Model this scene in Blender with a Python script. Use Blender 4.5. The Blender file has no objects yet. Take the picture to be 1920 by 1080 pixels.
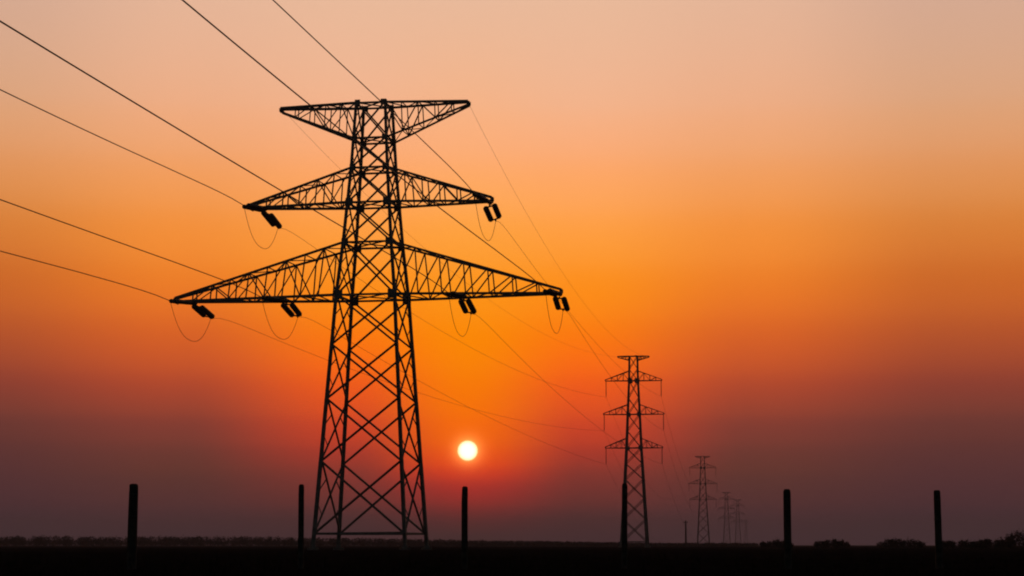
import bpy, math, random
from mathutils import Vector, Matrix
random.seed(7)
R = math.radians
scene = bpy.context.scene
col = scene.collection

# ------------------------------------------------------------------ camera
FPX = 4000.0                       # focal length in pixels of the 1920 wide photo
HZ = 1022.0                        # row of the horizon
PITCH = math.atan((HZ - 540) / FPX)
EYE = 0.6
cam_d = bpy.data.cameras.new('camera')
cam_d.sensor_width = 36.0
cam_d.lens = 36.0 * FPX / 1920.0
cam_d.clip_start = 0.1
cam_d.clip_end = 200000.0
cam = bpy.data.objects.new('camera', cam_d)
col.objects.link(cam)
cam.location = (0, 0, EYE)
cam.rotation_euler = (R(90) + PITCH, 0, 0)
scene.camera = cam

def srgb(r, g, b):
    f = lambda c: (c / 255 / 12.92) if c / 255 <= 0.04045 else ((c / 255 + 0.055) / 1.055) ** 2.4
    return (f(r), f(g), f(b), 1.0)

# ------------------------------------------------------------------ sky
SUN_AZ = math.degrees(math.atan((877 - 960) / FPX))      # right of +Y is positive
SUN_EL = math.degrees(PITCH + math.atan((540 - 845) / FPX))
LAMP_EL = 3.3
world = bpy.data.worlds.new('World')
scene.world = world
world.use_nodes = True
nt = world.node_tree
for n in list(nt.nodes):
    nt.nodes.remove(n)
N, L = nt.nodes, nt.links

def math_node(op, a, b=None, c=None):
    n = N.new('ShaderNodeMath')
    n.operation = op
    for i, v in enumerate((a, b, c)):
        if v is None:
            continue
        if isinstance(v, (int, float)):
            n.inputs[i].default_value = v
        else:
            L.new(v, n.inputs[i])
    return n.outputs[0]

def smooth(v, lo, hi):
    n = N.new('ShaderNodeMapRange')
    n.interpolation_type = 'SMOOTHSTEP'
    L.new(v, n.inputs[0])
    n.inputs[1].default_value = lo
    n.inputs[2].default_value = hi
    return n.outputs[0]

tc = N.new('ShaderNodeTexCoord')
sep = N.new('ShaderNodeSeparateXYZ')
L.new(tc.outputs['Generated'], sep.inputs[0])
el = math_node('MULTIPLY', math_node('ARCSINE', sep.outputs[2]), 180 / math.pi)
az = math_node('MULTIPLY', math_node('ARCTAN2', sep.outputs[0], sep.outputs[1]), 180 / math.pi)
daz = math_node('SUBTRACT', az, SUN_AZ)
ad = math_node('ABSOLUTE', daz)
E0, E1 = -1.0, 16.0

def pix_el(y):
    return math.degrees(PITCH + math.atan((540 - y) / FPX))

def column(stops):
    ramp = N.new('ShaderNodeValToRGB')
    ramp.color_ramp.interpolation = 'CARDINAL'
    e = ramp.color_ramp.elements
    pts = sorted(((pix_el(y) - E0) / (E1 - E0), c) for y, c in stops)
    e[0].position, e[0].color = pts[0][0], srgb(*pts[0][1])
    e[1].position, e[1].color = pts[-1][0], srgb(*pts[-1][1])
    for p, c in pts[1:-1]:
        k = e.new(p)
        k.color = srgb(*c)
    L.new(t_el, ramp.inputs[0])
    return ramp.outputs[0]

mr = N.new('ShaderNodeMapRange')
L.new(el, mr.inputs[0])
mr.inputs[1].default_value = E0
mr.inputs[2].default_value = E1
t_el = mr.outputs[0]
# the sunset's colours by elevation, in four columns of azimuth away from the sun
COLS = [
    (0.0, [(10, (231, 183, 152)), (200, (244, 178, 134)), (300, (252, 171, 112)), (400, (255, 165, 78)), (500, (255, 154, 42)),
           (600, (255, 142, 12)), (700, (255, 129, 2)), (780, (255, 114, 4)), (835, (255, 100, 8)), (875, (243, 76, 26)),
           (905, (200, 56, 40)), (950, (148, 50, 46)), (1000, (84, 50, 52))]),
    (3.1, [(10, (231, 183, 152)), (200, (242, 178, 138)), (300, (251, 169, 112)), (400, (255, 162, 80)), (500, (255, 149, 42)),
           (600, (255, 131, 18)), (700, (250, 102, 22)), (780, (222, 78, 35)), (835, (190, 63, 41)), (880, (150, 57, 46)),
           (950, (108, 52, 50)), (1000, (78, 50, 55))]),
    (7.6, [(10, (227, 179, 150)), (200, (236, 172, 132)), (300, (240, 162, 106)), (400, (243, 149, 72)), (500, (241, 134, 47)),
           (600, (227, 109, 38)), (700, (195, 82, 43)), (780, (150, 66, 49)), (835, (122, 60, 50)), (890, (102, 56, 49)), (950, (89, 52, 53)), (1000, (73, 51, 57))]),
    (12.8, [(10, (211, 168, 144)), (200, (219, 163, 125)), (300, (224, 152, 100)), (400, (220, 135, 68)), (500, (210, 113, 46)),
            (600, (193, 93, 42)), (700, (157, 70, 47)), (780, (121, 60, 50)), (835, (100, 54, 50)), (950, (79, 49, 54)), (1000, (69, 50, 57))]),
]
cur = column(COLS[0][1])
for k in range(1, len(COLS)):
    mx = N.new('ShaderNodeMix')
    mx.data_type = 'RGBA'
    L.new(smooth(ad, COLS[k - 1][0], COLS[k][0]), mx.inputs[0])
    L.new(cur, mx.inputs[6])
    L.new(column(COLS[k][1]), mx.inputs[7])
    cur = mx.outputs[2]
bg_glow = N.new('ShaderNodeBackground')
L.new(cur, bg_glow.inputs[0])
GLOW = 1.06
bg_glow.inputs[1].default_value = GLOW
sky = N.new('ShaderNodeTexSky')
sky.sky_type = 'NISHITA'
sky.sun_disc = False
sky.sun_elevation = R(LAMP_EL)
sky.sun_rotation = R(SUN_AZ)
sky.dust_density = 4.0
bg_sky = N.new('ShaderNodeBackground')
L.new(sky.outputs[0], bg_sky.inputs[0])
bg_sky.inputs[1].default_value = 0.03
sdir = N.new('ShaderNodeVectorMath')
sdir.operation = 'DOT_PRODUCT'
L.new(tc.outputs['Generated'], sdir.inputs[0])
a_, e_ = R(SUN_AZ), R(SUN_EL)
sdir.inputs[1].default_value = (math.sin(a_) * math.cos(e_), math.cos(a_) * math.cos(e_), math.sin(e_))
ang = math_node('MULTIPLY', math_node('ARCCOSINE', math_node('MINIMUM', sdir.outputs['Value'], 1.0)), 180 / math.pi)
aur = math_node('MULTIPLY', math_node('POWER', 2.718, math_node('MULTIPLY', math_node('SUBTRACT', ang, 0.24), -8.0)), 0.9)
bg_aur = N.new('ShaderNodeBackground')
bg_aur.inputs[0].default_value = (1.0, 0.42, 0.10, 1)
L.new(aur, bg_aur.inputs[1])
addg = N.new('ShaderNodeAddShader')
L.new(bg_glow.outputs[0], addg.inputs[0])
L.new(bg_aur.outputs[0], addg.inputs[1])
away = math_node('MAXIMUM', smooth(ad, 14.0, 42.0), smooth(el, 15.0, 38.0))
mixs = N.new('ShaderNodeMixShader')
L.new(away, mixs.inputs[0])
L.new(addg.outputs[0], mixs.inputs[1])
L.new(bg_sky.outputs[0], mixs.inputs[2])
wo = N.new('ShaderNodeOutputWorld')
L.new(mixs.outputs[0], wo.inputs[0])

# ------------------------------------------------------------------ sun lamp and exposure
def direction(az_, el_):
    a, e = R(az_), R(el_)
    return Vector((math.sin(a) * math.cos(e), math.cos(a) * math.cos(e), math.sin(e)))
ld = bpy.data.lights.new('sun_light', 'SUN')
ld.energy = 0.1
ld.angle = R(0.5)
ld.color = (1.0, 0.42, 0.14)
lo = bpy.data.objects.new('sun_light', ld)
col.objects.link(lo)
lo.rotation_euler = direction(SUN_AZ, LAMP_EL).to_track_quat('Z', 'Y').to_euler()
scene.view_settings.view_transform = 'Standard'
scene.view_settings.look = 'None'
scene.view_settings.exposure = 0.0
scene.view_settings.gamma = 1.0
scene.cycles.filter_width = 2.0

# ------------------------------------------------------------------ helpers
def tag(o, label=None, cat=None, group=None, kind=None):
    if label: o['label'] = label
    if cat: o['category'] = cat
    if group: o['group'] = group
    if kind: o['kind'] = kind
    return o

def empty(name, loc=(0, 0, 0), rz=0.0):
    o = bpy.data.objects.new(name, None)
    o.empty_display_size = 1.0
    o.location = loc
    o.rotation_euler = (0, 0, rz)
    col.objects.link(o)
    return o

def copy_tree(o, parent=None):
    c = o.copy()
    col.objects.link(c)
    c.parent = parent
    for ch in list(o.children):
        copy_tree(ch, c)
    return c

class MB:
    def __init__(self):
        self.v, self.f = [], []

    def poly(self, pts):
        i = len(self.v)
        self.v += [tuple(p) for p in pts]
        self.f.append(tuple(range(i, i + len(pts))))

    def frame(self, p, q, ref=None):
        d = (q - p).normalized()
        r = Vector(ref) if ref is not None else (Vector((0, 0, 1)) if abs(d.z) < 0.9 else Vector((1, 0, 0)))
        if abs(d.dot(r.normalized())) > 0.97:
            r = Vector((0.3, 1, 0.2))
        s = d.cross(r).normalized()
        return d, s, s.cross(d)

    def angle(self, p, q, w, ref=None):
        """an L-section steel angle from p to q, flange width w"""
        p, q = Vector(p), Vector(q)
        d, s, u = self.frame(p, q, ref)
        t = w * 0.28
        prof = [(-w / 2, -w / 2), (w / 2, -w / 2), (w / 2, -w / 2 + t), (-w / 2 + t, -w / 2 + t), (-w / 2 + t, w / 2), (-w / 2, w / 2)]
        i = len(self.v)
        for e in (p, q):
            for a, b in prof:
                self.v.append(tuple(e + s * a + u * b))
        for k in range(6):
            k2 = (k + 1) % 6
            self.f.append((i + k, i + k2, i + 6 + k2, i + 6 + k))
        self.f.append((i + 3, i + 2, i + 1, i))
        self.f.append((i + 5, i + 4, i + 3, i))
        self.f.append((i + 6, i + 7, i + 8, i + 9))
        self.f.append((i + 6, i + 9, i + 10, i + 11))

    def bar(self, p, q, w, h=None, ref=None):
        p, q = Vector(p), Vector(q)
        h = h or w
        d, s, u = self.frame(p, q, ref)
        i = len(self.v)
        for e in (p, q):
            for a, b in ((-1, -1), (1, -1), (1, 1), (-1, 1)):
                self.v.append(tuple(e + s * a * w / 2 + u * b * h / 2))
        self.f += [(i, i + 1, i + 5, i + 4), (i + 1, i + 2, i + 6, i + 5), (i + 2, i + 3, i + 7, i + 6), (i + 3, i, i + 4, i + 7),
                   (i + 3, i + 2, i + 1, i), (i + 4, i + 5, i + 6, i + 7)]

    def lathe(self, p, q, prof, n=10):
        """prof: (t along p-q, radius)"""
        p, q = Vector(p), Vector(q)
        d, s, u = self.frame(p, q)
        i = len(self.v)
        for t, r in prof:
            c = p.lerp(q, t)
            for k in range(n):
                a = 2 * math.pi * k / n
                self.v.append(tuple(c + s * (r * math.cos(a)) + u * (r * math.sin(a))))
        m = len(prof)
        for j in range(m - 1):
            for k in range(n):
                k2 = (k + 1) % n
                self.f.append((i + j * n + k, i + j * n + k2, i + (j + 1) * n + k2, i + (j + 1) * n + k))
        self.f.append(tuple(i + k for k in reversed(range(n))))
        self.f.append(tuple(i + (m - 1) * n + k for k in range(n)))

    def tube(self, pts, r, n=6):
        pts = [Vector(p) for p in pts]
        i = len(self.v)
        for j, p in enumerate(pts):
            a, b = pts[max(j - 1, 0)], pts[min(j + 1, len(pts) - 1)]
            d, s, u = self.frame(a, b)
            for k in range(n):
                w = 2 * math.pi * k / n
                self.v.append(tuple(p + s * (r * math.cos(w)) + u * (r * math.sin(w))))
        for j in range(len(pts) - 1):
            for k in range(n):
                k2 = (k + 1) % n
                self.f.append((i + j * n + k, i + j * n + k2, i + (j + 1) * n + k2, i + (j + 1) * n + k))
        self.f.append(tuple(i + k for k in reversed(range(n))))
        self.f.append(tuple(i + (len(pts) - 1) * n + k for k in range(n)))

    def build(self, name, mat, parent=None, smooth_=False):
        m = bpy.data.meshes.new(name)
        m.from_pydata(self.v, [], self.f)
        m.update()
        if smooth_:
            m.polygons.foreach_set('use_smooth', [True] * len(m.polygons))
        m.materials.append(mat)
        o = bpy.data.objects.new(name, m)
        col.objects.link(o)
        o.parent = parent
        return o

def material(name, c0, c1, rough=0.7, scale=2.0, metal=0.0, bump=0.0, spec=0.5):
    m = bpy.data.materials.new(name)
    m.use_nodes = True
    t = m.node_tree
    b = t.nodes['Principled BSDF']
    b.inputs['Roughness'].default_value = rough
    b.inputs['Metallic'].default_value = metal
    b.inputs['Specular IOR Level'].default_value = spec
    tcn = t.nodes.new('ShaderNodeTexCoord')
    nz = t.nodes.new('ShaderNodeTexNoise')
    nz.inputs['Scale'].default_value = scale
    nz.inputs['Detail'].default_value = 6
    t.links.new(tcn.outputs['Object'], nz.inputs['Vector'])
    rp = t.nodes.new('ShaderNodeValToRGB')
    rp.color_ramp.elements[0].position = 0.35
    rp.color_ramp.elements[1].position = 0.65
    rp.color_ramp.elements[0].color = (*c0, 1)
    rp.color_ramp.elements[1].color = (*c1, 1)
    t.links.new(nz.outputs[0], rp.inputs[0])
    t.links.new(rp.outputs[0], b.inputs['Base Color'])
    if bump:
        bp = t.nodes.new('ShaderNodeBump')
        bp.inputs['Strength'].default_value = bump
        t.links.new(nz.outputs[0], bp.inputs['Height'])
        t.links.new(bp.outputs[0], b.inputs['Normal'])
    return m

M_STEEL = material('weathered_steel', (0.16, 0.145, 0.13), (0.27, 0.25, 0.23), 0.65, 1.5)
M_INS = material('brown_porcelain', (0.03, 0.012, 0.008), (0.05, 0.02, 0.012), 0.3, 3.0)
M_WIRE = material('aluminium_cable', (0.05, 0.045, 0.04), (0.08, 0.075, 0.07), 0.6, 1.0)
M_CONC = material('concrete', (0.16, 0.15, 0.14), (0.26, 0.25, 0.23), 0.9, 3.0, bump=0.3)
M_POST = material('weathered_post', (0.035, 0.028, 0.022), (0.08, 0.065, 0.05), 0.9, 6.0, bump=0.4)
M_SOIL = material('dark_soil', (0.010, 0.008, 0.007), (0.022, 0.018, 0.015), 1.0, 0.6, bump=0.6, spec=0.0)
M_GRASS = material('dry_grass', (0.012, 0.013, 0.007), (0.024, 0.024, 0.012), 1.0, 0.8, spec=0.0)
M_LEAF = material('foliage', (0.018, 0.022, 0.010), (0.045, 0.055, 0.022), 0.85, 1.2, spec=0.2)
M_BARK = material('bark', (0.03, 0.024, 0.018), (0.06, 0.05, 0.04), 0.9, 4.0)

def zat(y, d):
    """height of the photo's row y on something d metres away (near the middle column)"""
    return EYE + d * math.tan(PITCH + math.atan((540 - y) / FPX))
def xat(x, y, d):
    """east position of the photo's column x at row y, ground distance d"""
    v = (540 - y) / FPX
    return (x - 960) / FPX * d / (math.cos(PITCH) - v * math.sin(PITCH))

# ------------------------------------------------------------------ ground
rnd = random.Random(3)
def ground_z(x, y):
    w = min(1.0, max(0.0, (abs(y) - 8) / 60.0))
    return 0.10 * w * (math.sin(x * 0.045 + 1.3) * math.sin(y * 0.03 + 0.4) + 0.5 * math.sin(x * 0.13 + y * 0.07)) - 0.05
gx = [-3600, -2400, -1500, -900, -520, -320, -200] + [-120 + 6 * k for k in range(41)] + [200, 320, 520, 900, 1500, 2400, 3600]
gy = [-700, -300, -120, -50] + [-20 + 5 * k for k in range(45)] + [220, 250, 290, 340, 420, 520, 640, 800, 1000, 1300, 1700, 2300, 3200, 4500, 6000]
g = MB()
for y in gy:
    for x in gx:
        g.v.append((x, y, ground_z(x, y)))
w_ = len(gx)
for j in range(len(gy) - 1):
    for k in range(w_ - 1):
        g.f.append((j * w_ + k, j * w_ + k + 1, (j + 1) * w_ + k + 1, (j + 1) * w_ + k))
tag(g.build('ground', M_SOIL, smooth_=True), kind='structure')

gr = MB()
for k in range(9000):
    y = 22 + 150 * rnd.random() ** 1.6
    x = (rnd.random() - 0.5) * (14 + y * 0.62)
    z = ground_z(x, y)
    for b in range(3):
        a = rnd.random() * 6.28
        h = 0.06 + 0.16 * rnd.random() ** 2 + (0.5 * rnd.random() ** 3 if k % 9 == 0 and y > 35 else 0)
        ox, oy = rnd.gauss(0, 0.06), rnd.gauss(0, 0.06)
        lean = Vector((rnd.gauss(0, 0.08), rnd.gauss(0, 0.08), h))
        s = Vector((math.cos(a), math.sin(a), 0)) * 0.012
        p = Vector((x + ox, y + oy, z - 0.02))
        gr.poly([p - s, p + s, p + lean])
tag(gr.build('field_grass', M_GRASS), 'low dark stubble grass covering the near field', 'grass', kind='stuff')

# ------------------------------------------------------------------ the big tension pylon
D1 = 287.0
TH1 = R(11)
C1 = Vector((xat(695.5, 1020, D1), D1, 0.0))
A1 = Vector((math.cos(TH1), -math.sin(TH1), 0))
B1 = Vector((math.sin(TH1), math.cos(TH1), 0))
Z_LO, Z_LOT = 33.9, 41.1
Z_MI, Z_MIT = 46.6, 51.4
Z_TO, Z_TOB = 60.4, 55.5

def interp(tab, z):
    for (z0, a), (z1, b) in zip(tab, tab[1:]):
        if z <= z1:
            return a + (b - a) * (z - z0) / (z1 - z0)
    return tab[-1][1]

def corner(hw, sx, sy, z):
    h = interp(hw, z)
    return Vector((sx * h, sy * h, z))

def lattice_body(root, hw, levels, leg_w, brace_w, rings, gussets, foot):
    top = levels[-1]
    for sx, sy in ((-1, -1), (1, -1), (-1, 1), (1, 1)):
        m = MB()
        for z0, z1 in zip(levels, levels[1:]):
            t = z0 / top
            m.angle(corner(hw, sx, sy, z0), corner(hw, sx, sy, z1), leg_w * (1 - 0.3 * t), ref=(-sx, sy * 0.01, 0))
        for z, s in gussets:
            c = corner(hw, sx, sy, z)
            o_ = Vector((-sx * s * 0.22, sy * 0.16, 0))
            m.bar(c + o_ + Vector((0, 0, -s / 2)), c + o_ + Vector((0, 0, s / 2)), s * 0.95, 0.05, ref=(0, 1, 0))
            o2 = Vector((sx * 0.16, -sy * s * 0.2, 0))
            m.bar(c + o2 + Vector((0, 0, -s / 2)), c + o2 + Vector((0, 0, s / 2)), 0.05, s * 0.8, ref=(0, 1, 0))
        leg = m.build('leg', M_STEEL, root)
        c = corner(hw, sx, sy, 0)
        fm = MB()
        fm.lathe(c + Vector((0, 0, -0.6)), c + Vector((0, 0, 0.55)), [(0, foot), (0.72, foot), (0.74, foot * 0.55), (0.97, foot * 0.52), (1, foot * 0.46)], 12)
        fm.build('footing', M_CONC, leg)
    m = MB()
    faces = (((-1, -1), (1, -1)), ((-1, 1), (1, 1)), ((-1, -1), (-1, 1)), ((1, -1), (1, 1)))
    for z0, z1 in zip(levels[1:], levels[2:]):
        for a, b in faces:
            n_ = Vector(((a[0] + b[0]) / 2, (a[1] + b[1]) / 2, 0))
            w = brace_w * (1 - 0.25 * z0 / top)
            p0, p1 = corner(hw, *a, z0), corner(hw, *b, z1)
            q0, q1 = corner(hw, *b, z0), corner(hw, *a, z1)
            off = n_ * w * 0.35
            m.angle(p0 + off, p1 + off, w, ref=n_)
            m.angle(q0 - off, q1 - off, w, ref=n_)
            # redundant members from the middle of each half diagonal to its leg
            for s0, s1, lg in ((p0, p1, a), (q0, q1, b)) if abs(n_.x) > 0.5 else ():
                mid = s0.lerp(s1, 0.25)
                zz = z0 + (z1 - z0) * 0.42
                m.angle(mid, corner(hw, *lg, zz), w * 0.45, ref=n_)
                mid = s1.lerp(s0, 0.25)
                og = b if lg == a else a
                zz = z1 - (z1 - z0) * 0.42
                m.angle(mid, corner(hw, *og, zz), w * 0.45, ref=n_)
    # splayed knees between the feet and the lowest ring
    for z in rings:
        for a, b in faces:
            m.angle(corner(hw, *a, z), corner(hw, *b, z), brace_w * 1.05)
        m.angle(corner(hw, -1, -1, z), corner(hw, 1, 1, z), brace_w * 0.6)
        m.angle(corner(hw, 1, -1, z + 0.15), corner(hw, -1, 1, z + 0.15), brace_w * 0.6)
    m.build('bracing', M_STEEL, root)

def crossarm(root, hw, side, z_flat, z_body, length, bays, cw, ww, tip_h=0.5, tip_w=0.45, style=0):
    """flat chords at z_flat, sloping chords from the body at z_body to the tip"""
    m = MB()
    sg = 1 if z_body > z_flat else -1
    hf, hb = interp(hw, z_flat), interp(hw, z_body)
    def flat(t, sy): return Vector((side * (hf + (length - hf) * t), sy * (hf + (tip_w - hf) * t), z_flat))
    def slope(t, sy): return Vector((side * (hb + (length - hb) * t), sy * (hb + (tip_w - hb) * t), z_body + (z_flat + sg * tip_h - z_body) * t))
    for sy in (-1, 1):
        m.angle(flat(0, sy), flat(1, sy), cw, ref=(0, 0, 1))
        m.angle(slope(0, sy), slope(1, sy), cw * 0.85, ref=(0, 0, 1))
        m.angle(flat(1, sy), slope(1, sy), cw)
        for k in range(bays):
            t0, t1 = k / bays, (k + 1) / bays
            if k:
                m.angle(flat(t0, sy), slope(t0, sy), ww, ref=(0, 1, 0))
            if k < bays - 1:
                if (k + style) % 2 == 0 or style == 2:
                    m.angle(flat(t0, sy), slope(t1, sy), ww, ref=(0, 1, 0))
                else:
                    m.angle(slope(t0, sy), flat(t1, sy), ww, ref=(0, 1, 0))
    for k in range(bays + 1):
        t0, t1 = k / bays, (k + 1) / bays
        m.angle(flat(t0, -1), flat(t0, 1), ww)
        m.angle(slope(t0, -1), slope(t0, 1), ww)
        if k < bays:
            s = 1 if k % 2 else -1
            m.angle(flat(t0, s), flat(t1, -s), ww)
            m.angle(slope(t0, -s), slope(t1, s), ww * 0.8)
    # tip plate
    m.bar(Vector((side * (length - 0.15), 0, z_flat - 0.35)), Vector((side * (length - 0.15), 0, z_flat + sg * tip_h)), 0.08, tip_w * 2.3, ref=(0, 1, 0))
    return m.build('crossarm', M_STEEL, root)

def insulator(mb, p, q, r, sheds):
    prof = [(0, 0.05), (0.03, 0.06)]
    for k in range(sheds):
        t0 = 0.04 + 0.92 * k / sheds
        t1 = 0.04 + 0.92 * (k + 1) / sheds
        prof += [(t0 + (t1 - t0) * 0.1, r * 0.42), (t0 + (t1 - t0) * 0.5, r), (t0 + (t1 - t0) * 0.62, r), (t0 + (t1 - t0) * 0.9, r * 0.42)]
    prof += [(0.97, 0.06), (1, 0.05)]
    mb.lathe(p, q, prof, 10)

HW1 = [(0, 6.2), (33.9, 3.98), (41.1, 3.28), (46.6, 2.85), (51.4, 2.48), (60.6, 1.98)]
pylon = empty('pylon', C1, -TH1)
tag(pylon, 'largest steel lattice pylon with three wide crossarms, standing left of the setting sun', 'pylon', 'pylons of the power line')
LEV1 = [0.3, 2.1, 11.6, 19.9, 27.2, Z_LO, Z_LOT, Z_MI, Z_MIT, Z_TOB, Z_TO]
lattice_body(pylon, HW1, LEV1, 0.56, 0.275, (2.1, Z_LO, Z_LOT, Z_MI, Z_MIT, Z_TOB, Z_TO),
             ((Z_LO, 1.25), (Z_LOT, 1.0), (Z_MI, 1.1), (Z_MIT, 0.9), (Z_TOB, 0.8), (Z_TO, 0.8)), 0.75)
arms = {}
arms['lo', -1] = crossarm(pylon, HW1, -1, Z_LO, Z_LOT, 28.0, 9, 0.34, 0.16, style=0)
arms['lo', 1] = crossarm(pylon, HW1, 1, Z_LO, Z_LOT, 25.9, 7, 0.34, 0.16, style=2)
arms['mi', -1] = crossarm(pylon, HW1, -1, Z_MI, Z_MIT, 17.4, 6, 0.33, 0.155, style=1)
arms['mi', 1] = crossarm(pylon, HW1, 1, Z_MI, Z_MIT, 16.5, 6, 0.33, 0.155, style=0)
arms['to', -1] = crossarm(pylon, HW1, -1, Z_TO, Z_TOB, 13.2, 5, 0.33, 0.15, style=1)
arms['to', 1] = crossarm(pylon, HW1, 1, Z_TO, Z_TOB, 13.2, 5, 0.33, 0.15, style=0)

def to_local(p): return Vector(((p - C1).dot(A1), (p - C1).dot(B1), p.z - C1.z))
def to_world(p): return C1 + A1 * p.x + B1 * p.y + Vector((0, 0, p.z))

# ------------------------------------------------------------------ suspension pylons further down the line
D2 = 625.0
H2 = zat(668, D2)
C2 = Vector((xat(1190, 1022, D2), D2, 0.0))
TH2 = R(8)
def z2(y): return zat(y, D2)
Z2 = [z2(840), z2(777), z2(714)]
HW2 = [(0, 3.75), (Z2[0], 2.15), (Z2[1], 1.75), (Z2[2], 1.3), (H2, 1.15)]
HALF2 = [8.4, 8.9, 8.3]
INS2 = 4.6
pylon2 = empty('pylon', C2, -TH2)
tag(pylon2, 'second tallest lattice pylon, slim with three equal crossarms, right of the setting sun', 'pylon', 'pylons of the power line')
LEV2 = [0.3, 1.5, 8.0, 14.0, 19.6, 24.2, Z2[0], Z2[0] + 5.0, Z2[1], Z2[1] + 4.8, Z2[2], Z2[2] + 3.4, H2]
lattice_body(pylon2, HW2, LEV2, 0.56, 0.20, (1.5, Z2[0], Z2[1], Z2[2], H2), ((Z2[0], 1.0), (Z2[1], 1.0), (Z2[2], 1.3)), 0.6)
for zi, hl in zip(Z2, HALF2):
    for sd in (-1, 1):
        a = crossarm(pylon2, HW2, sd, zi, zi + 2.9, hl, 4, 0.21, 0.11, 0.35, 0.35, style=0)
        m = MB()
        p = Vector((sd * (hl - 0.2), 0, zi - 0.1))
        insulator(m, p, p + Vector((0, 0, -INS2)), 0.16, 14)
        m.build('insulator_string', M_INS, a)
for sd in (-1, 1):
    crossarm(pylon2, HW2, sd, H2, H2 - 1.2, 4.6, 3, 0.26, 0.13, 0.3, 0.3, style=1)

FAR = [
    (1319, 856, 0, 'third pylon in the line, small and reddish, just right of the slim pylon'),
    (1363, 924, 0, 'fourth pylon in the line, tiny and faint, right of the third'),
    (1384, 938, 0, 'fifth pylon in the line, faint, close to the right of the fourth'),
    (1399, 976, 0, 'farthest visible pylon, faintest and shortest of the line, above the horizon'),
]
far_pylons = []
for px, ty, _, lab in FAR:
    d = H2 * FPX / (HZ + 1 - ty)
    o = copy_tree(pylon2)
    o.location = (xat(px, 1018, d), d, -0.1)
    o.rotation_euler = (0, 0, -R(7))
    tag(o, lab, 'pylon', 'pylons of the power line')
    far_pylons.append(o)

# ------------------------------------------------------------------ conductors
PHASES = [
    # arm, side, distance along the arm; near span: bearing, sag, rise of the next support; far span: arm index, side, sag
    ('mi', 1, 16.1, 9.5, 0.3, 3.5, 2, 1, 4.0),
    ('lo', 1, 25.6, 10.5, 3.5, 12.0, 1, 1, 3.0),
    ('lo', 1, 12.6, 9.0, 1.0, -0.5, 0, 1, 3.5),
    ('mi', -1, 15.3, 8.5, 4.0, -1.0, 2, -1, 5.0),
    ('lo', -1, 12.2, 11.0, 1.0, 0.5, 0, -1, 2.5),
    ('lo', -1, 25.1, 9.5, 0.3, -9.0, 1, -1, 4.0),
]
NEAR_LABEL = [
    'power line from the top edge, highest on the right, to the right middle crossarm',
    'power line from the top edge past the topmost crossarm to the right lowest crossarm tip',
    'power line from the left edge, topmost there, to the inner right crossarm',
    'power line from the left edge, second from top there, to the left middle crossarm tip',
    'power line from the left edge, third from top there, to the inner left lowest crossarm',
    'power line from the left edge, lowest there, to the left lowest crossarm tip',
]
FAR_LABEL = [
    'thin power line sloping right from the largest pylon\'s right middle crossarm to the second pylon',
    'thin power line sloping right from the largest pylon\'s right lowest crossarm tip',
    'thin power line sloping right from the middle of the largest pylon\'s right lowest crossarm',
    'thin power line sloping from the left middle crossarm behind the largest pylon\'s body',
    'thin power line sloping from the middle of the left lowest crossarm behind the pylon',
    'thin power line sloping from the left lowest crossarm tip behind the pylon towards the sun',
]
def loc2(c, z): return C2 + Vector((math.cos(TH2), -math.sin(TH2), 0)) * c + Vector((0, 0, z))
def locN(o, c, z):
    a = -o.rotation_euler.z
    return Vector(o.location) + Vector((math.cos(a), -math.sin(a), 0)) * c + Vector((0, 0, z))
def sagline(p, q, s, n=48, t0=0.0, t1=1.0):
    out = []
    for k in range(n + 1):
        t = t0 + (t1 - t0) * k / n
        c = p.lerp(q, t)
        c.z -= 4 * s * t * (1 - t)
        out.append(c)
    return out

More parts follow.
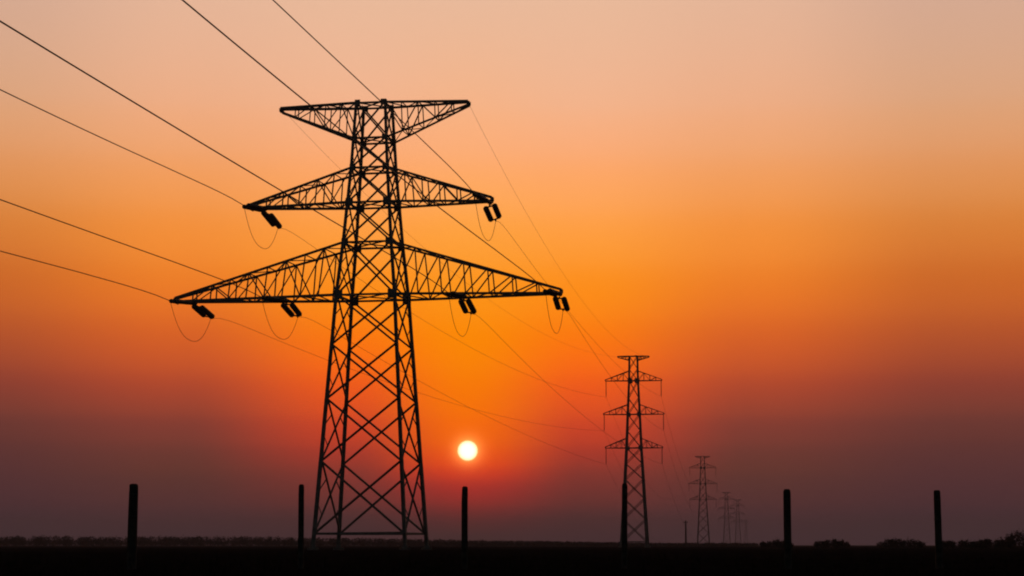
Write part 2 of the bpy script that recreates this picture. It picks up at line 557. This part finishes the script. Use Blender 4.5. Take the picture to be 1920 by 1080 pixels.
SPAN0 = 350.0
L_NEAR, L_FAR = 11.0, 6.0
R_WIRE = 0.055
for i, (arm, sd, c, phi, s_near, dz, k2, side2, s_far) in enumerate(PHASES):
    za = Z_LO if arm == 'lo' else Z_MI
    att = to_world(Vector((sd * c, 0, za - 0.25)))
    # near span
    far_end = att + Vector((-math.sin(R(phi)), -math.cos(R(phi)), 0)) * SPAN0 + Vector((0, 0, dz))
    t0 = L_NEAR / SPAN0
    near_pts = sagline(att, far_end, s_near, 60, t0, 1.0)
    for k in range(6):
        near_pts[k].z -= 0.6 * math.exp(-0.6 * k)
    m = MB()
    m.tube(near_pts, R_WIRE, 6)
    tag(m.build('power_line', M_WIRE, smooth_=True), NEAR_LABEL[i], 'power line', 'power lines running to the left foreground')
    # far span
    q = loc2(side2 * (HALF2[k2] - 0.2), Z2[k2] - 0.1 - INS2)
    att_f = att + Vector((0, 0, -0.3))
    tf = L_FAR / (q - att_f).length
    far_pts = sagline(att_f, q, s_far, 90, tf, 1.0)
    for k in range(5):
        far_pts[k].z -= 0.9 * math.exp(-0.9 * k)
    m = MB()
    m.tube(far_pts, 0.027, 6)
    tag(m.build('power_line', M_WIRE, smooth_=True), FAR_LABEL[i], 'power line', 'power lines between the first two pylons')
    # insulator strings: a pair on each side, and the jumper loop under the arm
    parent = arms[arm, sd]
    for end, base, r_ in ((near_pts[0], att, 0.31), (far_pts[0], att_f, 0.40)):
        p, e = to_local(base), to_local(end)
        dirv = (e - p).normalized()
        ir = random.Random(i * 7 + (0 if base is att else 3))
        sv = Vector((1, ir.gauss(0, 0.25), ir.gauss(0, 0.22))).normalized()
        gap = 0.34 if base is att else 0.62
        pa, pb = p + dirv * 0.5, e - dirv * 0.6
        for u0, u1, u2 in ((p, pa, pa), (e, pb, pb)):
            yk = MB()
            yk.bar(u0, u1, 0.2)
            yk.bar(u2 - sv * gap * 1.1, u2 + sv * gap * 1.1, 0.18)
            yk.build('string_yoke', M_STEEL, parent)
        for s in (-1, 1):
            im = MB()
            insulator(im, pa + sv * gap * s, pb + sv * gap * s * ir.uniform(0.8, 1.15) + dirv * ir.uniform(-0.5, 0.1), r_, 16)
            im.build('insulator_string', M_INS, parent)
    a_, b_ = to_local(near_pts[0]), to_local(far_pts[0])
    jm = MB()
    jm.tube([Vector((a_.lerp(b_, t).x, a_.lerp(b_, t).y, a_.lerp(b_, t).z - 4.2 * (1 - abs(2 * t - 1) ** 2.4))) for t in [k / 24 for k in range(25)]], 0.034, 6)
    jm.build('jumper_wire', M_WIRE, parent, True)

# earth wires from the top arm, far span only
for sd, lab in ((1, 'thinnest wire, from the right tip of the largest pylon\'s topmost crossarm'),
                (-1, 'thinnest wire, from the left tip of the largest pylon\'s topmost crossarm')):
    p = to_world(Vector((sd * 13.1, 0, Z_TO - 0.1)))
    q = loc2(sd * 4.5, H2 - 0.1)
    m = MB()
    m.tube(sagline(p, q, 8.0, 50), 0.018, 5)
    tag(m.build('earth_wire', M_WIRE, smooth_=True), lab, 'wire', 'earth wires between the first two pylons')
# spans between the second and the third pylon
P3 = far_pylons[0]
for k2 in range(3):
    for sd in (-1, 1):
        c, z = sd * (HALF2[k2] - 0.2), Z2[k2] - 0.1 - INS2
        m = MB()
        m.tube(sagline(loc2(c, z), locN(P3, c, z), 22.0, 40), 0.025, 5)
        tag(m.build('power_line', M_WIRE, smooth_=True), 'hair thin power line strung between the second and third pylons', 'power line', 'power lines between the second and third pylons')

# ------------------------------------------------------------------ fence posts in the near field
POSTS = [
    (249, 907, 52.0, 0.225, 0.3, 'thickest dark fence post, leftmost of the row'),
    (565, 908, 54.0, 0.150, -0.2, 'thin dark fence post just left of the largest pylon\'s foot'),
    (871, 912, 54.5, 0.160, 0.2, 'dark fence post directly below the setting sun'),
    (1170, 906, 56.5, 0.150, 0.6, 'dark fence post overlapping the left leg of the second pylon'),
    (1476, 917, 56.0, 0.195, 0.0, 'dark fence post second from the right, just right of the faint far pylons'),
    (1759, 919, 57.5, 0.195, -0.5, 'dark fence post rightmost of the row, beside the shrubs'),
]
for px, ty, d, wd, lean, lab in POSTS:
    x = xat(px, 960, d)
    h = zat(ty, d)
    gz = ground_z(x, d)
    o = empty('fence_post', (x, d, gz))
    o.rotation_euler = (R(lean * 0.5), R(lean), rnd.random() * 0.5)
    H = h - gz
    m = MB()
    n = 8
    prof = [(0, 0.53), (0.25, 0.52), (0.55, 0.505), (0.85, 0.495), (0.965, 0.49), (0.988, 0.45), (1.0, 0.30)]
    m.lathe(Vector((0, 0, -0.4)), Vector((0, 0, H)), [(t, r * wd) for t, r in prof], n)
    for k, v in enumerate(m.v):
        m.v[k] = (v[0] + rnd.gauss(0, 0.003), v[1] + rnd.gauss(0, 0.003), v[2])
    m.build('shaft', M_POST, o)
    for t in (0.35, 0.62, 0.88):
        b = MB()
        b.lathe(Vector((0, 0, H * t - 0.012)), Vector((0, 0, H * t + 0.012)), [(0, 0.47 * wd), (0.02, 0.525 * wd), (0.98, 0.525 * wd), (1, 0.47 * wd)], 12)
        b.build('wire_tie', M_WIRE, o)
    tag(o, lab, 'fence post', 'posts in the row across the field')

# ------------------------------------------------------------------ a thin pole far off
d = 900.0
o = empty('utility_pole', (xat(1286, 1010, d), d, 0))
m = MB()
hp = zat(976, d)
m.lathe(Vector((0, 0, -0.3)), Vector((0, 0, hp)), [(0, 0.42), (0.5, 0.36), (1, 0.28)], 10)
m.build('shaft', M_POST, o)
m = MB()
m.bar(Vector((-0.9, 0, hp - 0.8)), Vector((0.9, 0, hp - 0.8)), 0.22)
m.build('crossarm', M_POST, o)
for x in (-0.75, 0.75):
    m = MB()
    m.lathe(Vector((x, 0, hp - 0.68)), Vector((x, 0, hp - 0.3)), [(0, 0.09), (0.4, 0.14), (0.6, 0.09), (0.9, 0.12), (1, 0.05)], 8)
    m.build('insulator', M_INS, o)
tag(o, 'short thin pole on the horizon just left of the third pylon', 'pole')

# ------------------------------------------------------------------ shrubs on the right and the far wood on the left
def leaf_clumps(mb, blobs, n, size, r):
    tot = sum(b[3] * b[4] for b in blobs)
    for (bx, by, bz, rx, rz) in blobs:
        for k in range(int(n * rx * rz / tot) + 1):
            a, z = r.random() * 6.283, r.random() * 2 - 1
            q = math.sqrt(1 - z * z)
            rad = r.random() ** 0.38 * (1 + r.gauss(0, 0.08))
            c = Vector((bx + rx * rad * q * math.cos(a), by + rx * rad * q * math.sin(a), max(0.02, bz + rz * rad * z)))
            s = size * (0.5 + r.random())
            e1 = Vector((r.gauss(0, 1), r.gauss(0, 1), r.gauss(0, 1))).normalized()
            e2 = e1.cross(Vector((r.gauss(0, 1), r.gauss(0, 1), r.gauss(0, 1)))).normalized()
            mb.poly([c - e1 * s, c - e2 * s * 0.45, c + e1 * s, c + e2 * s * 0.45])

def shrub(px, wpx, hpx, d, lab, name='shrub', cat='shrub', seed=1):
    r = random.Random(seed)
    u = d / FPX
    o = empty(name, (xat(px, 1015, d), d, ground_z(0, d) - 0.02))
    W, Hh = wpx * u, hpx * u + EYE
    stems = MB()
    blobs = []
    for k in range(9):
        x = (k / 8 - 0.5) * W * 0.86 + r.gauss(0, W * 0.03)
        prof = (1 - (2 * x / W) ** 2) ** 0.5 if abs(2 * x / W) < 1 else 0.2
        hh = Hh * (0.45 + 0.5 * prof * (0.75 + 0.4 * r.random()))
        y = r.gauss(0, W * 0.08)
        blobs.append((x, y, hh * 0.55, W * (0.085 + 0.03 * r.random()), hh * 0.45))
        stems.tube([Vector((x * 0.35, y * 0.3, -0.15)), Vector((x * 0.7, y * 0.6, hh * 0.3)), Vector((x, y, hh * 0.7))], 0.05, 5)
        for j in range(3):
            stems.tube([Vector((x * 0.8, y * 0.7, hh * 0.4)), Vector((x + r.gauss(0, W * 0.05), y + r.gauss(0, W * 0.05), hh * (0.8 + 0.45 * r.random())))], 0.02, 4)
    stems.build('stems', M_BARK, o)
    f = MB()
    leaf_clumps(f, blobs, 2600, 0.15, r)
    f.build('foliage', M_LEAF, o)
    tag(o, lab, cat, 'shrubs along the right horizon')
    return o
SHR = [
    (1455, 62, 11, 420, 'low dark shrub at the foot of the second fence post from the right'),
    (1560, 66, 13, 400, 'rounded dark shrub standing alone right of the second fence post from the right'),
    (1690, 88, 14, 380, 'dark shrub just left of the rightmost fence post'),
    (1800, 96, 13, 360, 'low wide dark shrub just right of the rightmost fence post'),
    (1858, 84, 16, 350, 'medium dark shrub between the rightmost post\'s low shrub and the right edge'),
    (1918, 84, 32, 340, 'tallest dark shrub, at the right edge of the photo'),
]
for i, (px, wp, hp_, d, lab) in enumerate(SHR):
    shrub(px, wp, hp_, d, lab, seed=20 + i)

r = random.Random(11)
wood = MB()
D_W = 1150.0
u = D_W / FPX
px = -260.0
while px < 1420:
    env = 17.0 if px < 450 else max(4.0, 17.0 - (px - 450) / 730 * 12.0)
    hh = env * u * (0.93 + 0.09 * r.random() + 0.03 * math.sin(px * 0.02)) + EYE
    rx = r.uniform(2.5, 4.5)
    x = xat(px, 1015, D_W)
    leaf_clumps(wood, [(x, D_W + r.gauss(0, 12), hh * 0.5, rx, hh * 0.5), (x, D_W + 3, hh * 0.3, rx, hh * 0.3)], 300, 0.45, r)
    px += r.uniform(5, 9)
tag(wood.build('distant_wood', M_LEAF), 'low dark belt of far woodland along the left horizon', 'woodland', kind='stuff')

# ------------------------------------------------------------------ the setting sun's disc
SD = 60000.0
sm = bpy.data.materials.new('sun_surface')
sm.use_nodes = True
st = sm.node_tree
st.nodes.remove(st.nodes['Principled BSDF'])
em = st.nodes.new('ShaderNodeEmission')
# limb darkening: the disc's rim is dimmer and more orange than its middle
sg = st.nodes.new('ShaderNodeNewGeometry')
sd_ = st.nodes.new('ShaderNodeVectorMath')
sd_.operation = 'DOT_PRODUCT'
st.links.new(sg.outputs['Normal'], sd_.inputs[0])
sd_.inputs[1].default_value = -direction(SUN_AZ, SUN_EL)
sr = st.nodes.new('ShaderNodeValToRGB')
sr.color_ramp.elements[0].position = 0.0
sr.color_ramp.elements[0].color = (0.75, 0.30, 0.06, 1)
sr.color_ramp.elements[1].position = 0.85
sr.color_ramp.elements[1].color = (1.0, 0.94, 0.74, 1)
k = sr.color_ramp.elements.new(0.35)
k.color = (0.9, 0.62, 0.25, 1)
st.links.new(sd_.outputs['Value'], sr.inputs[0])
st.links.new(sr.outputs[0], em.inputs[0])
em.inputs[1].default_value = 1.7
st.links.new(em.outputs[0], st.nodes['Material Output'].inputs[0])
m = MB()
rad = SD * math.tan(R(0.275))
nr, ns = 24, 48
for j in range(1, nr):
    for k in range(ns):
        a, b = math.pi * j / nr, 2 * math.pi * k / ns
        m.v.append((rad * math.sin(a) * math.cos(b), rad * math.sin(a) * math.sin(b), rad * math.cos(a)))
for j in range(nr - 2):
    for k in range(ns):
        k2 = (k + 1) % ns
        m.f.append((j * ns + k, (j + 1) * ns + k, (j + 1) * ns + k2, j * ns + k2))
m.f.append(tuple(range(ns)))
m.f.append(tuple((nr - 2) * ns + k for k in reversed(range(ns))))
so = m.build('setting_sun', sm, smooth_=True)
so.location = Vector((0, 0, EYE)) + direction(SUN_AZ, SUN_EL) * SD
tag(so, 'bright white disc of the setting sun low in the orange sky', 'sun')

# ------------------------------------------------------------------ haze
HAZE = 1.5e-4
hm = bpy.data.materials.new('haze_air')
hm.use_nodes = True
ht = hm.node_tree
ht.nodes.remove(ht.nodes['Principled BSDF'])
pv = ht.nodes.new('ShaderNodeVolumePrincipled')
pv.inputs['Color'].default_value = (0.77, 0.67, 0.86, 1)
pv.inputs['Density'].default_value = HAZE
pv.inputs['Anisotropy'].default_value = 0.2
ht.links.new(pv.outputs[0], ht.nodes['Material Output'].inputs['Volume'])
x0, x1, y0, y1, z0, z1 = -3700, 3700, -800, 6100, -1.5, 68.0
m = MB()
m.v = [(x, y, z) for z in (z0, z1) for y in (y0, y1) for x in (x0, x1)]
m.f = [(0, 2, 3, 1), (4, 5, 7, 6), (0, 1, 5, 4), (2, 6, 7, 3), (0, 4, 6, 2), (1, 3, 7, 5)]
tag(m.build('haze', hm), kind='stuff')
